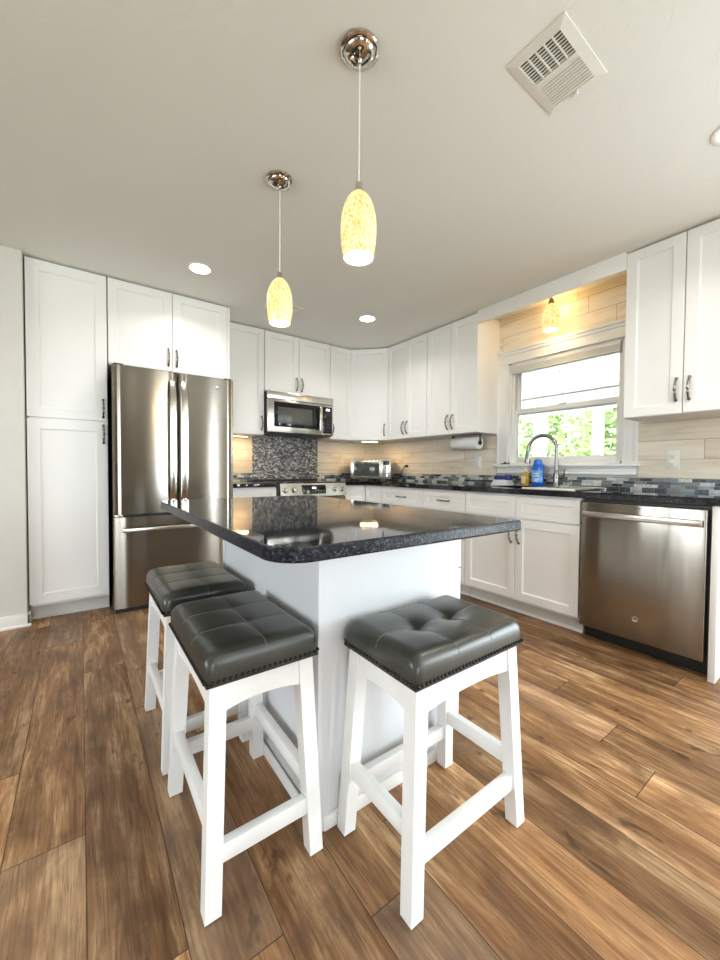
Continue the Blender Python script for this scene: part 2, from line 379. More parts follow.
# plank cladding, mosaic strip, pebble panel
CL = .012
b = MB(); b.box(-2.10, -1.672, -CL, 0, 1.0, 1.40); b.box(-.878, -CL, -CL, 0, 1.0, 1.40); struct(b.build('trim_1', M['plank_back'], smooth=0))
b = MB(); b.box(-CL, 0, -1.845, 0, 1.0, 1.40); b.box(-CL, 0, -3.52, -2.965, 1.0, 1.40); b.box(-CL, 0, -3.0, -1.80, 2.10, H)
struct(b.build('trim_2', M['plank_right'], smooth=0))
b = MB(); b.box(-2.10, -1.672, -.010, 0, .914, 1.0); b.box(-.878, -.010, -.010, 0, .914, 1.0); struct(b.build('trim_3', M['mosaic_back'], smooth=0))
b = MB(); b.box(-.010, 0, -3.52, 0, .914, 1.0); struct(b.build('trim_4', M['mosaic_right'], smooth=0))
struct(MB().box(-1.672, -.878, -.014, 0, .90, 1.42).build('trim_5', M['pebble'], smooth=0))
# header board bridging the two wall cabinets over the window
struct(MB().box(-.345, -.325, -2.981, -1.857, 2.322, H, .002).build('trim_6', M['trim_white']))

# ------------------------------------------------------------------ window over the sink
win = struct(MB().box(0, .13, WY1, WY1 - .022, WZ0, WZ1).box(0, .13, WY0, WY0 + .022, WZ0, WZ1).box(0, .13, WY0, WY1, WZ1 - .022, WZ1).box(0, .13, WY0, WY1, WZ0, WZ0 + .022).build('window_1', M['trim_white'], smooth=0))
b = MB()
b.box(-.020, 0, WY1, -1.852, 1.10, 2.01, .003); b.box(-.026, 0, -1.872, -1.848, 1.10, 2.01, .004); b.box(-.024, 0, WY1 - .002, WY1 + .016, 1.10, 2.01, .004)
b.box(-.020, 0, -2.962, WY0, 1.10, 2.01, .003); b.box(-.026, 0, -2.966, -2.942, 1.10, 2.01, .004); b.box(-.024, 0, WY0 - .016, WY0 + .002, 1.10, 2.01, .004)
b.build('window_casing', M['trim_white'], win)
b = MB(); b.box(-.022, 0, -2.962, -1.852, 2.005, 2.085, .003); b.box(-.030, 0, -2.966, -1.848, 2.0, 2.014, .004); b.box(-.036, 0, -2.968, -1.846, 2.075, 2.100, .006); b.box(-.050, 0, -2.97, -1.842, 2.098, 2.122, .006)
b.build('window_header', M['trim_white'], win)
b = MB(); b.box(-.055, .05, -2.985, -1.828, 1.078, 1.10, .006); b.box(-.020, 0, -2.962, -1.852, 1.016, 1.078, .004); b.box(-.026, 0, -2.962, -1.852, 1.016, 1.034, .006); b.box(-.030, 0, -2.962, -1.852, 1.062, 1.08, .006)
b.build('window_sill', M['trim_white'], win)
a_, c_ = WY0 + .022, WY1 - .022
def sash(x0, x1, z0, z1, name, bot, top):
    b = MB(); b.box(x0, x1, a_, a_ + .042, z0, z1, .004); b.box(x0, x1, c_ - .042, c_, z0, z1, .004); b.box(x0, x1, a_ + .04, c_ - .04, z0, z0 + bot, .004); b.box(x0, x1, a_ + .04, c_ - .04, z1 - top, z1, .004)
    s = b.build(name, M['trim_white'], win)
    MB().box((x0 + x1) / 2 - .002, (x0 + x1) / 2 + .002, a_ + .035, c_ - .035, z0 + bot - .004, z1 - top + .004).build('pane', M['glass'], s, smooth=0)
sash(.072, .102, 1.545, 1.99, 'upper_sash', .038, .04)
lo = sash(.036, .068, 1.12, 1.592, 'lower_sash', .045, .042)
b = MB(); b.box(.028, .112, c_ + .0, c_ - .018, 1.12, 1.99); b.box(.028, .112, a_, a_ + .018, 1.12, 1.99); b.build('sash_track', M['trim_white'], win, smooth=0)
b = MB(); b.box(.03, .05, -2.44, -2.39, 1.592, 1.604, .003); b.build('sash_lock', M['plastic_white'], win)
# raised blind
bl = thing('window_blind', 'white raised blind stacked tight under the window header', 'blind', (.012, -2.414, 1.915))
MB().box(-.024, .024, -.43, .43, .045, .072, .003).build('head_rail', M['blind'], bl)
b = MB()
for k in range(11): b.box(-.024, .024, -.428, .428, .004 + k * .0037, .0065 + k * .0037)
b.build('slat_stack', M['blind'], bl, smooth=0)
MB().box(-.025, .025, -.43, .43, -.006, .004, .002).build('bottom_rail', M['blind'], bl)
b = MB(); b.tube([(-.02, .0, .05), (-.028, .0, .0), (-.028, .0, -.05)], .0015, 6); b.lathe([(.002, 0), (.005, -.012), (.004, -.03)], (-.028, 0, -.05), n=8); b.build('pull_cord', M['cord'], bl)

# ------------------------------------------------------------------ openings behind the camera
def opening_frame(name, pts, axis, at, d):
    b = MB(); (u0, u1, z0, z1) = pts; t_ = .07
    for (p, q, r, s_) in ((u0 - t_, u0, z0, z1 + t_), (u1, u1 + t_, z0, z1 + t_), (u0 - t_, u1 + t_, z1, z1 + t_)):
        if axis == 'x': b.box(at, at + d, p, q, r, s_)
        else: b.box(p, q, at, at + d, r, s_)
    mids = [(u0 + u1) / 2] if u1 - u0 > .5 else []
    for mm in mids:
        if axis == 'x': b.box(at, at + d, mm - .04, mm + .04, z0, z1)
        else: b.box(mm - .04, mm + .04, at, at + d, z0, z1)
    return struct(b.build(name, M['trim_white'], smooth=0))
opening_frame('door_1', (-6.25, -4.45, 0, 2.08), 'x', -.02, .08)
opening_frame('window_2', (-3.75, -1.45, .8, 2.1), 'x', XL - .06, .08)
opening_frame('window_3', (-4.85, -3.35, .22, 2.12), 'y', YF - .06, .08)  # unseen opening added for its fill, placed clear of the fridge reflection
opening_frame('window_5', (-1.78, -1.52, .22, 2.12), 'y', YF - .06, .08)
opening_frame('window_4', (-.74, -.61, .22, 2.12), 'y', YF - .06, .08)

# ------------------------------------------------------------------ handles and cabinets
def handle_mb(L=.128, horiz=False, out=.030):
    """bow pull with twisted neck, centred on 0, foot plane y=0, bow to -y"""
    b = MB(); n = 28; pts = []; rad = []
    for i in range(n + 1):
        t_ = i / n; a = -1 + 2 * t_
        y = -out * (1 - abs(a) ** 2.4) - .002; z = a * L / 2
        pts.append((z, y, 0) if horiz else (0, y, z))
        r = .0058 + .0030 * math.exp(-((a) / .13) ** 2) + .0022 * math.exp(-((abs(a) - .42) / .07) ** 2) - .0016 * math.exp(-((abs(a) - .24) / .08) ** 2) + .0035 * max(0, abs(a) - .80) / .2
        rad.append(r)
    b.tube(pts, rad, 9)
    for sgn in (-1, 1):
        p = sgn * L / 2
        c = (p, 0, 0) if horiz else (0, 0, p)
        b.lathe([(.0085, 0), (.0085, -.003), (.006, -.006), (.0045, -.008)], c, 'y', 10)
    return b

def add_handle(parent, x, y, z, horiz=False):
    return handle_mb(horiz=horiz).build('handle', M['nickel'], parent, (x, y, z), 0, 50)

def door(root, x0, x1, z0, z1, yb, hx=None, hz=None, name='door', horiz=False, fr=.058, mat='cabinet', g=.0024, th=.02):
    d = MB().panel(x0 + g, x1 - g, z0 + g, z1 - g, yb, th, fr).build(name, M[mat], root, smooth=25)
    if hx is not None: add_handle(d, hx, yb - th, hz, horiz)
    return d

RIGHT = -PI / 2
def upper(label, cat_loc, rot, w, z0, z1, d, splits, group='white wall cabinets', hz=None, hx=None, handles=True):
    """splits: list of door widths; handles meet in the middle for pairs"""
    t = thing('wall_cabinet', label, 'cabinet', (cat_loc[0], cat_loc[1], z0), rot, group); h = z1 - z0
    b = MB(); b.box(.0008, w - .0008, -d, -.0005, 0, h - .010)
    b.build('body', M['cabinet'], t, smooth=0)
    x = 0
    for i, sw in enumerate(splits):
        if not handles: px = None
        elif hx is not None: px = hx[i]
        elif len(splits) == 2: px = sw - .03 if i == 0 else x + .03
        else: px = sw - .03
        door(t, x, x + sw, 0.0, h - .010, -d, px, .115 if hz is None else hz)
        x += sw
    return t
UB = 1.3825
G1 = 'white shaker cabinets on the stove wall'; G2 = 'white shaker cabinets on the sink wall'
upper('white single-door wall cabinet between the refrigerator and the microwave', (-2.098, 0), 0, .432, UB, H, .31, [.432], G1)
upper('short white two-door wall cabinet directly above the microwave', (-1.664, 0), 0, .762, 1.824, H, .31, [.381, .381], G1, .105)
upper('narrow white wall cabinet just right of the microwave', (-.901, 0), 0, .302, UB, H, .31, [.302], G1, hx=[.03])
upper('white two-door wall cabinet beside the corner cabinet, left of the paper towel cabinet', (0, -.6225), RIGHT, .627, UB, H, .31, [.3135, .3135], G2)
upper('white two-door wall cabinet with the paper towel roll under it', (0, -1.2505), RIGHT, .606, UB, H, .31, [.303, .303], G2)
upper('white two-door wall cabinet on the right of the window above the dishwasher', (0, -2.981), RIGHT, .60, UB, H, .31, [.30, .30], G2, .14)
# diagonal corner cabinet
cc = thing('corner_wall_cabinet', 'white diagonal corner wall cabinet above the toaster oven', 'cabinet', (0, 0, UB), 0, G1)
P1, P2 = Vector((-.598, -.312)), Vector((-.312, -.6215))
b = MB(); b.prism([(-.0005, -.0005), (-.598, -.0005), (P1.x, P1.y), (P2.x, P2.y), (-.0005, -.6215)], 0, H - UB - .010); b.build('body', M['cabinet'], cc, smooth=0)
dv = P2 - P1; L = dv.length; ang = math.atan2(dv.y, dv.x)
dd = MB().panel(.004, L - .004, 0, H - UB - .010, 0, .02).build('door', M['cabinet'], cc, (P1.x, P1.y, 0), ang, 25)
add_handle(dd, L - .035, -.02, .115)
# over-fridge cabinet with side panels, pantry
PF = .617
t = thing('fridge_cabinet', 'deep white two-door cabinet over the stainless refrigerator', 'cabinet', (-2.979, 0, 0), 0, G1)
b = MB(); b.box(.0, .857, -PF, -.0005, 1.80, H - .010); b.build('body', M['cabinet'], t, smooth=0)
b = MB(); b.box(.857, .879, -PF - .015, -.0005, 0.0, H - .010, .001); b.build('side_panel', M['cabinet'], t, smooth=0)
door(t, 0, .428, 1.805, H - .010, -PF, .398, 1.915); door(t, .428, .856, 1.805, H - .010, -PF, .458, 1.915)
t = thing('pantry_cabinet', 'tall white two-door pantry cabinet on the left of the refrigerator', 'cabinet', (-3.431, 0, 0), 0)
b = MB(); b.box(.010, .448, -PF, -.0005, .1, H - .010); b.build('body', M['cabinet'], t, smooth=0)
b = MB(); b.box(-.004, .449, -PF + .055, -.02, 0, .1); b.box(-.004, .449, -PF + .045, -PF + .055, 0, .012); b.build('toe_kick', M['toe'], t, smooth=0)
door(t, -.003, .447, 1.378, H - .010, -PF, .420, 1.47, fr=.066); door(t, -.003, .447, .115, 1.372, -PF, .420, 1.285, fr=.066)

BD = .605
def base_cab(label, loc, rot, w, fronts, group, open_top=False, name='base_cabinet'):
    t = thing(name, label, 'cabinet', (*loc, 0), rot, group)
    b = MB()
    if open_top:
        b.box(.0008, .018, -BD, -.0005, .1, .874); b.box(w - .018, w - .0008, -BD, -.0005, .1, .874); b.box(.018, w - .018, -BD, -.0005, .1, .118); b.box(.018, w - .018, -BD, -BD + .018, .118, .874)
    else: b.box(.0008, w - .0008, -BD, -.0005, .1, .874)
    b.build('body', M['cabinet'], t, smooth=0)
    b = MB(); b.box(.002, w - .002, -BD + .06, -.02, 0, .1); b.mi = 1; b.box(.002, w - .002, -BD + .045, -BD + .06, 0, .022, .006); b.build('toe_kick', [M['toe'], M['trim_white']], t)
    for f_ in fronts:
        kind, x0, x1, z0, z1, hx, hz = f_
        door(t, x0, x1, z0, z1, -BD, hx, hz, kind, kind.startswith('drawer'), fr=.045 if kind != 'door' else .055)
    return t
DZ0, DZ1 = .702, .862
def std(w, pair=False):
    if pair: return [('drawer', 0, w, DZ0, DZ1, w / 2, .782), ('door', 0, w / 2, .115, DZ0 - .006, w / 2 - .03, .60), ('door', w / 2, w, .115, DZ0 - .006, w / 2 + .03, .60)]
    return [('drawer', 0, w, DZ0, DZ1, w / 2, .782), ('door', 0, w, .115, DZ0 - .006, w - .03, .60)]
GB = 'white base cabinets'
base_cab('white base cabinet between refrigerator and range', (-2.098, 0), 0, .433, std(.433), GB)
base_cab('small white corner base cabinet just right of the range', (-.895, 0), 0, .27, [('drawer_front', 0, .27, DZ0, DZ1, None, None), ('door', 0, .27, .115, DZ0 - .006, None, None)], GB)
base_cab('white base cabinet in the corner under the toaster oven', (0, -.02), RIGHT, .884, [('drawer_front', .608, .884, DZ0, DZ1, None, None), ('door', .608, .884, .115, DZ0 - .006, None, None)], GB)
base_cab('white base cabinet with a wide drawer right of the corner', (0, -.905), RIGHT, .60, std(.60, True), GB)
base_cab('white base cabinet with drawer left of the sink cabinet', (0, -1.506), RIGHT, .475, std(.475), GB)
sw = .885
base_cab('white sink base cabinet with two false fronts, left of the dishwasher', (0, -1.982), RIGHT, sw,
         [('drawer_front', 0, sw / 2, DZ0, DZ1, None, None), ('drawer_front', sw / 2, sw, DZ0, DZ1, None, None),
          ('door', 0, sw / 2, .115, DZ0 - .006, sw / 2 - .03, .588), ('door', sw / 2, sw, .115, DZ0 - .006, sw / 2 + .03, .588)], GB, True)
tag(MB().box(-.640, -.0005, -3.515, -3.487, 0, .8745, .0015).build('end_panel', M['cabinet']), 'white end panel standing right of the dishwasher', 'panel')

# ------------------------------------------------------------------ countertops, sink, faucet
def slab(b, x0, x1, y0, y1, z0=.876, z1=.914): b.box(x0, x1, y0, y1, z0, z1)
CF = -.652
b = MB(); b.box(-2.098, -1.668, CF, -.0145, .876, .914, .004)
tag(b.build('countertop', M['granite']), 'short black granite countertop left of the range beside the refrigerator', 'countertop')
SY0, SY1, SX0, SX1 = -2.79, -2.10, -.54, -.13
b = MB(); slab(b, -.892, -.0145, CF, -.0145); slab(b, CF, -.0145, SY1, CF); slab(b, CF, SX0, SY0, SY1); slab(b, SX1, -.0145, SY0, SY1); slab(b, CF, -.0145, -3.53, SY0)
tag(b.build('countertop', M['granite'], smooth=0), 'long black granite countertop running under the window to the dishwasher', 'countertop')
sk = thing('kitchen_sink', 'stainless undermount sink set in the black counter below the window', 'sink', (-.335, -2.445, .70))
b = MB(); hx, hy = .200, .340
b.box(-hx, hx, -hy, hy, 0, .006); b.box(-hx, -hx + .006, -hy, hy, .006, .175); b.box(hx - .006, hx, -hy, hy, .006, .175); b.box(-hx, hx, -hy, -hy + .006, .006, .175); b.box(-hx, hx, hy - .006, hy, .006, .175)
b.build('basin', M['sink_grey'], sk, smooth=0)
MB().lathe([(.045, .006), (.045, .010), (.03, .010), (.028, .008)], (0, 0, 0), n=24).build('drain', M['chrome'], sk)
fa = thing('kitchen_faucet', 'brushed nickel gooseneck pull-down faucet behind the sink', 'faucet', (-.10, -2.447, .914))
MB().lathe([(.030, 0), (.030, .006), (.026, .012), (.022, .05), (.021, .10), (.017, .125), (.0135, .14)], n=24).build('faucet_base', M['brushed_nickel'], fa)
pts = [(0, 0, .12)]; RA = .112
ux, uy = -.12, .99        # spout swings along the wall and slightly out
for i in range(17):
    a = PI * i / 16; r_ = RA * (1 - math.cos(a)); pts.append((ux * r_, uy * r_, .305 + RA * math.sin(a)))
pts.append((ux * (2 * RA + .004), uy * (2 * RA + .004), .285))
MB().tube(pts, .0145, 14).build('neck', M['brushed_nickel'], fa)
e_ = (ux * (2 * RA + .006), uy * (2 * RA + .006))
MB().lathe([(.0155, .29), (.018, .27), (.020, .235), (.024, .200), (.023, .190)], (e_[0], e_[1], 0), n=20).build('spray_head', M['brushed_nickel'], fa)
b = MB(); b.tube([(0, -.015, .075), (0, -.05, .078)], .013, 14); b.tube([(0, -.05, .078), (-.004, -.062, .10), (-.008, -.068, .15)], [.010, .008, .005], 12); b.build('lever_handle', M['brushed_nickel'], fa)
# roll-up drying rack over the right half of the sink
rk = thing('drying_rack', 'silver roll-up drying rack lying across the sink edge', 'rack', (-.36, -2.64, .914))
b = MB(); ys = [-.17 + .34 * k / 15 for k in range(16)]
for yy in ys: b.tube([(-.245, yy, .006), (.225, yy, .006)], .0042, 8)
b.build('rods', M['chrome'], rk)
for xx in (-.24, .22): MB().box(xx - .008, xx + .008, -.18, .18, 0, .012, .003).build('end_strip', M['plastic_white'] if xx < 0 else M['plastic_white'], rk)

# ------------------------------------------------------------------ dishwasher
dw = thing('dishwasher', 'stainless steel dishwasher under the counter, right of the sink cabinet', 'dishwasher', (0, -2.877, 0), RIGHT)
b = MB(); b.box(.004, .600, -.600, -.02, .085, .870); b.box(.004, .600, -.555, -.02, 0, .085); b.build('tub_body', M['black'], dw, smooth=0)
d_ = MB().box(.006, .594, -.648, -.601, .090, .856, .006, 3).build('door', M['steel'], dw)
b = MB(); b.box(.030, .584, -.700, -.684, .770, .803, .004); b.box(.032, .056, -.690, -.647, .776, .797, .003); b.box(.558, .582, -.690, -.647, .776, .797, .003); b.build('handle', M['steel_plain'], d_)
def badge(parent, x, y, z, r):
    b = MB(); b.lathe([(r, 0), (r, -.0016), (r * .92, -.0022), (r * .8, -.0016), (0.0005, -.0016)], (x, y, z), 'y', 28)
    o_ = b.build('badge', M['steel_plain'], parent)
    b = MB()
    def sp(c, rr, a0, a1, s=1): return [(x + c[0] * r + rr * r * math.cos(a0 + (a1 - a0) * k / 14) * s, y - .0019, z + c[1] * r + rr * r * math.sin(a0 + (a1 - a0) * k / 14)) for k in range(15)]
    b.tube(sp((-.24, .02), .34, .5, 5.9), r * .05, 6); b.tube(sp((-.12, -.1), .2, -1.4, 1.6), r * .05, 6)
    b.tube(sp((.26, .2), .22, .2, 4.9), r * .05, 6); b.tube(sp((.26, -.2), .24, 1.4, 6.2), r * .05, 6)
    b.build('monogram', M['dark_metal'], o_)
badge(d_, .301, -.648, .216, .0155)
b = MB(); b.box(.285, .318, -.6484, -.648, .836, .8385); b.build('maker_mark', M['dark_metal'], d_, smooth=0)
MB().box(.012, .592, -.556, -.553, .004, .085).build('toe_panel', M['black'], dw, smooth=0)

# ------------------------------------------------------------------ refrigerator
fr = thing('refrigerator', 'stainless french-door refrigerator beside the tall pantry', 'refrigerator', (-2.545, 0, 0))
FY = -.80; W2 = .421
b = MB(); b.box(-W2 + .004, W2 - .004, FY + .075, -.05, .03, 1.755); b.box(-W2 + .02, W2 - .02, FY + .10, -.08, 0, .03); b.build('body', M['dark_metal'], fr, smooth=0)
b = MB(); b.box(-W2 + .01, W2 - .01, FY + .03, FY + .06, .0, .028); b.build('base_grille', M['black'], fr, smooth=0)
def fdoor(x0, x1, z0, z1, name):
    """door with gently bowed front"""
    b = MB(); n = 14; fp = []
    for i in range(n + 1):
        t_ = i / n; xx = x0 + (x1 - x0) * t_
        edge = min(t_, 1 - t_) * (x1 - x0); rr = .012
        y_ = FY - .0004 * math.sin(PI * t_)
        if edge < rr: y_ += rr - math.sqrt(max(0, rr * rr - (rr - edge) ** 2))
        fp.append((xx, y_))
    poly = [(x0, FY + .068)] + [(x0, FY + .012)] + fp[1:-1] + [(x1, FY + .012), (x1, FY + .068)]
    b.prism(poly[::-1], z0, z1); return b.build(name, M['steel'], fr, smooth=30)
dl = fdoor(-W2, -.006, .710, 1.768, 'door'); dr = fdoor(.006, W2, .710, 1.768, 'door'); fz = fdoor(-W2, W2, .036, .690, 'freezer_drawer')
def fhandle(door_, x):
    b = MB(); n = 20; pts = []
    sec = [(-.024, 0), (-.019, -.008), (0, -.013), (.019, -.008), (.024, 0), (.017, .006), (-.017, .006)]
    rings = []
    for i in range(n + 1):
        t_ = i / n; z_ = .80 + .90 * t_; off = FY - .012 - .050 * (1 - abs(2 * t_ - 1) ** 6)
        rings.append([b.b.verts.new((x + p, off + q, z_)) for p, q in sec])
    for a1, a2 in zip(rings, rings[1:]):
        for k in range(len(sec)): b.b.faces.new((a1[k], a1[(k + 1) % 7], a2[(k + 1) % 7], a2[k]))
    b.b.faces.new(rings[0]); b.b.faces.new(rings[-1])
    for z_ in (.805, 1.695): b.box(x - .012, x + .012, FY - .03, FY - .004, z_ - .012, z_ + .012, .003)
    b.build('handle', M['steel_plain'], door_)
fhandle(dl, -.041); fhandle(dr, .041)
b = MB(); b.box(-.37, .37, FY - .064, FY - .050, .588, .616, .005); b.box(-.365, -.335, FY - .055, FY - .002, .592, .612, .003); b.box(.335, .365, FY - .055, FY - .002, .592, .612, .003); b.build('handle', M['steel_plain'], fz)
badge(dr, .292, FY - .0004, 1.69, .014)
b = MB(); b.box(-W2 + .005, -W2 + .06, FY + .0, FY + .05, .692, .708, .003); b.build('hinge', M['steel_plain'], fr)
for sx in (-1, 1): MB().box(sx * (W2 - .07), sx * (W2 - .01), FY + .02, FY + .09, 1.769, 1.782, .003).build('top_hinge_cover', M['dark_metal'], fr)

# ------------------------------------------------------------------ range and microwave
rg = thing('range', 'stainless slide-in range with front knobs under the microwave', 'range', (-1.280, 0, 0)); RW = .382
b = MB(); b.box(-RW, RW, -.620, -.02, .06, .905); b.box(-RW + .02, RW - .02, -.58, -.05, 0, .06); b.build('body', M['black'], rg, smooth=0)
ct = MB().box(-RW, RW, -.640, -.016, .906, .918, .003).build('cooktop', M['black_glass'], rg)
for (x_, y_, r_) in ((-.19, -.45, .10), (.19, -.45, .085), (-.19, -.18, .08), (.19, -.18, .10), (0, -.16, .05)):
    MB().lathe([(r_, .9182), (r_, .9186), (r_ - .003, .9186), (r_ - .003, .9182)], (x_, y_, 0), n=32, cap=False).build('burner_ring', M['dark_metal'], ct)
MB().box(-RW, RW, -.055, -.016, .918, .934, .003).build('rear_vent_trim', M['black'], rg)
cp = thing_cp = MB(); cp.hexa([(-RW + .022, -.668, .778), (RW, -.668, .778), (RW, -.60, .778), (-RW + .022, -.60, .778)], [(-RW + .022, -.640, .9055), (RW, -.640, .9055), (RW, -.60, .9055), (-RW + .022, -.60, .9055)])
cp = cp.build('control_panel', M['steel_plain'], rg, smooth=0)
tilt = math.atan2(.028, .13)
def fpt(z): return -.668 + (z - .778) / .13 * .028
for x_ in (-.312, -.222, .245, .335):
    b = MB(); b.lathe([(.027, 0), (.027, -.006), (.022, -.010), (.020, -.032), (.017, -.036), (.0005, -.036)], (0, 0, 0), 'y', 24); b.box(-.004, .004, -.040, -.030, -.019, .019, .002)
    k = b.build('knob', M['steel_plain'], cp, (x_, fpt(.842), .842)); k.rotation_euler.x = -tilt
d_ = MB().box(-.135, .135, -.003, .003, -.045, .045, .002).build('display', M['black_glass'], cp, (0, fpt(.845), .845)); d_.rotation_euler.x = -tilt
b = MB(); b.box(-.02, .02, -.0045, -.003, .006, .022); dg = b.build('lit_digits', M['display'], d_, smooth=0)
b = MB()
for i in range(8):
    for j in range(2): b.box(-.12 + i * .032, -.105 + i * .032, -.0042, -.003, -.03 + j * .016, -.026 + j * .016)
b.build('touch_keys', M['steel_plain'], d_, smooth=0)
od = MB().box(-RW + .004, RW - .004, -.655, -.622, .20, .772, .005).build('oven_door', M['steel'], rg)
MB().box(-.27, .27, -.658, -.654, .32, .62, .002).build('oven_window', M['black_glass'], od)
b = MB(); b.tube([(-.33, -.705, .725), (.33, -.705, .725)], .012, 12)
for x_ in (-.30, .30): b.tube([(x_, -.705, .725), (x_, -.65, .725)], .009, 10)
b.build('handle', M['steel_plain'], od)
MB().box(-RW + .004, RW - .004, -.650, -.622, .065, .195, .004).build('storage_drawer', M['steel'], rg)

mw = thing('microwave', 'stainless over-the-range microwave mounted above the stove', 'microwave', (-1.2825, 0, 1.405)); MW2 = .379
b = MB(); b.box(-MW2, MW2, -.375, -.016, 0, .412, .002); b.build('body', M['black'], mw, smooth=0)
b = MB(); b.box(-MW2, .235, -.402, -.376, .008, .335, .004); dd = b.build('door', M['steel_plain'], mw)
MB().box(-.312, .233, -.405, -.401, .062, .312, .004).build('window', M['black_glass'], dd)
MB().box(-.272, .115, -.4062, -.4048, .098, .262, .004).build('inner_screen', simple('grey_screen_mesh', (.075, .08, .075), .2, noise=.1, scale=60), dd)
b = MB(); b.box(.190, .222, -.440, -.424, .045, .300, .006); b.box(.196, .216, -.426, -.401, .05, .075, .003); b.box(.196, .216, -.426, -.401, .27, .295, .003); b.build('handle', M['steel_plain'], dd)
b = MB(); b.box(.236, MW2, -.402, -.376, .008, .335, .004); kp = b.build('control_panel', M['steel_plain'], mw)
b = MB(); b.box(.244, .362, -.405, -.401, .030, .312, .003); b.mi = 1
for i in range(4):
    for j in range(6): b.box(.256 + i * .026, .272 + i * .026, -.4056, -.4048, .05 + j * .034, .062 + j * .034)
b.build('keypad', [M['black_glass'], simple('grey_key_print', (.03, .03, .034), .4, noise=.1)], kp)
MB().box(.285, .33, -.4058, -.4048, .272, .292).build('display', M['display'], kp, smooth=0)
b = MB(); b.box(-MW2, MW2, -.402, -.376, .338, .412, .004); b.build('top_vent_panel', M['steel_plain'], mw)
b = MB()
for k in range(2): b.box(-.28 + k * .32, -.04 + k * .32, -.33, -.12, -.004, 0)
b.build('grease_filter', M['dark_metal'], mw, smooth=0)

# ------------------------------------------------------------------ island
IX0, IX1, IY0, IY1 = -2.605, -2.012, -3.050, -2.16
isl = thing('island_cabinet', 'white panelled kitchen island base in the middle of the room', 'island', ((IX0 + IX1) / 2, (IY0 + IY1) / 2, 0))
ox, oy = (IX0 + IX1) / 2, (IY0 + IY1) / 2; hx, hy = (IX1 - IX0) / 2, (IY1 - IY0) / 2
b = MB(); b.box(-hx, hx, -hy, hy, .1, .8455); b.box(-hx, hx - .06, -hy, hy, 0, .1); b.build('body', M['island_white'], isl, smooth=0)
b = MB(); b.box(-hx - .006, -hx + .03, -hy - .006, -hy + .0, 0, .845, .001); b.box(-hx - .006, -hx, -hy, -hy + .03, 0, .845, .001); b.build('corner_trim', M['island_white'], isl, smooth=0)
MB().box(-hx - .006, -hx, hy - .03, hy, 0, .845, .001).build('corner_trim', M['island_white'], isl, smooth=0)
b = MB()
b.box(-hx - .0135, -hx - .006, -hy - .004, hy, 0, .042, .003); b.box(-hx + .012, hx - .03, -hy - .0125, -hy, 0, .042, .004); b.build('shoe_molding', M['trim_white'], isl)
rootd = bpy.data.objects.new('door_frame', None)
for k in range(2):      # doors and drawers look to +x
    y0_ = -hy + k * hy; 
    for nm, z0_, z1_ in (('door', .115, .672), ('drawer', .68, .838)):
        pm = MB().panel(.0016, hy - .0016, z0_, z1_, 0, .02, .05).build(nm, M['cabinet'], isl, (hx, y0_, 0), PI / 2, 25)
        add_handle(pm, hy - .03 if (nm == 'door' and k == 0) else (.03 if nm == 'door' else hy / 2), -.02, .60 if nm == 'door' else .76, nm == 'drawer')
bpy.data.objects.remove(rootd)
# slab with rounded corner
def rrect(x0, x1, y0, y1, rs, n=10):
    """corner radii in order (x0,y0),(x1,y0),(x1,y1),(x0,y1)"""
    out = []
    for (cx, cy, sx, sy, a0, r) in ((x0, y0, 1, 1, PI, rs[0]), (x1, y0, -1, 1, 1.5 * PI, rs[1]), (x1, y1, -1, -1, 0, rs[2]), (x0, y1, 1, -1, .5 * PI, rs[3])):
        for k in range(n + 1):
            a = a0 + .5 * PI * k / n; out.append((cx + sx * r + r * math.cos(a), cy + sy * r + r * math.sin(a)))
    return out
TX0, TX1, TY0, TY1 = -2.836, -1.978, -3.288, -1.845
b = MB()
def loop(ins, z): return [b.b.verts.new((x, y, z)) for x, y in rrect(TX0 + ins, TX1 - ins, TY0 + ins, TY1 - ins, (.085 - ins, .018 - ins, .018 - ins, .085 - ins))]
zs = [(.006, .846), (.0015, .8475), (0, .852), (0, .8735), (.002, .878), (.0065, .880)]
ls = [loop(i_, z_) for i_, z_ in zs]
for a1, a2 in zip(ls, ls[1:]):
    for k in range(len(a1)): b.b.faces.new((a1[k], a1[(k + 1) % len(a1)], a2[(k + 1) % len(a1)], a2[k]))
b.b.faces.new(ls[0][::-1]); b.mi = 1; b.b.faces.new(ls[-1]).material_index = 1
tag(b.build('island_countertop', [M['granite_edge'], M['granite_island']], smooth=13), 'polished black speckled granite top on the white island', 'countertop')

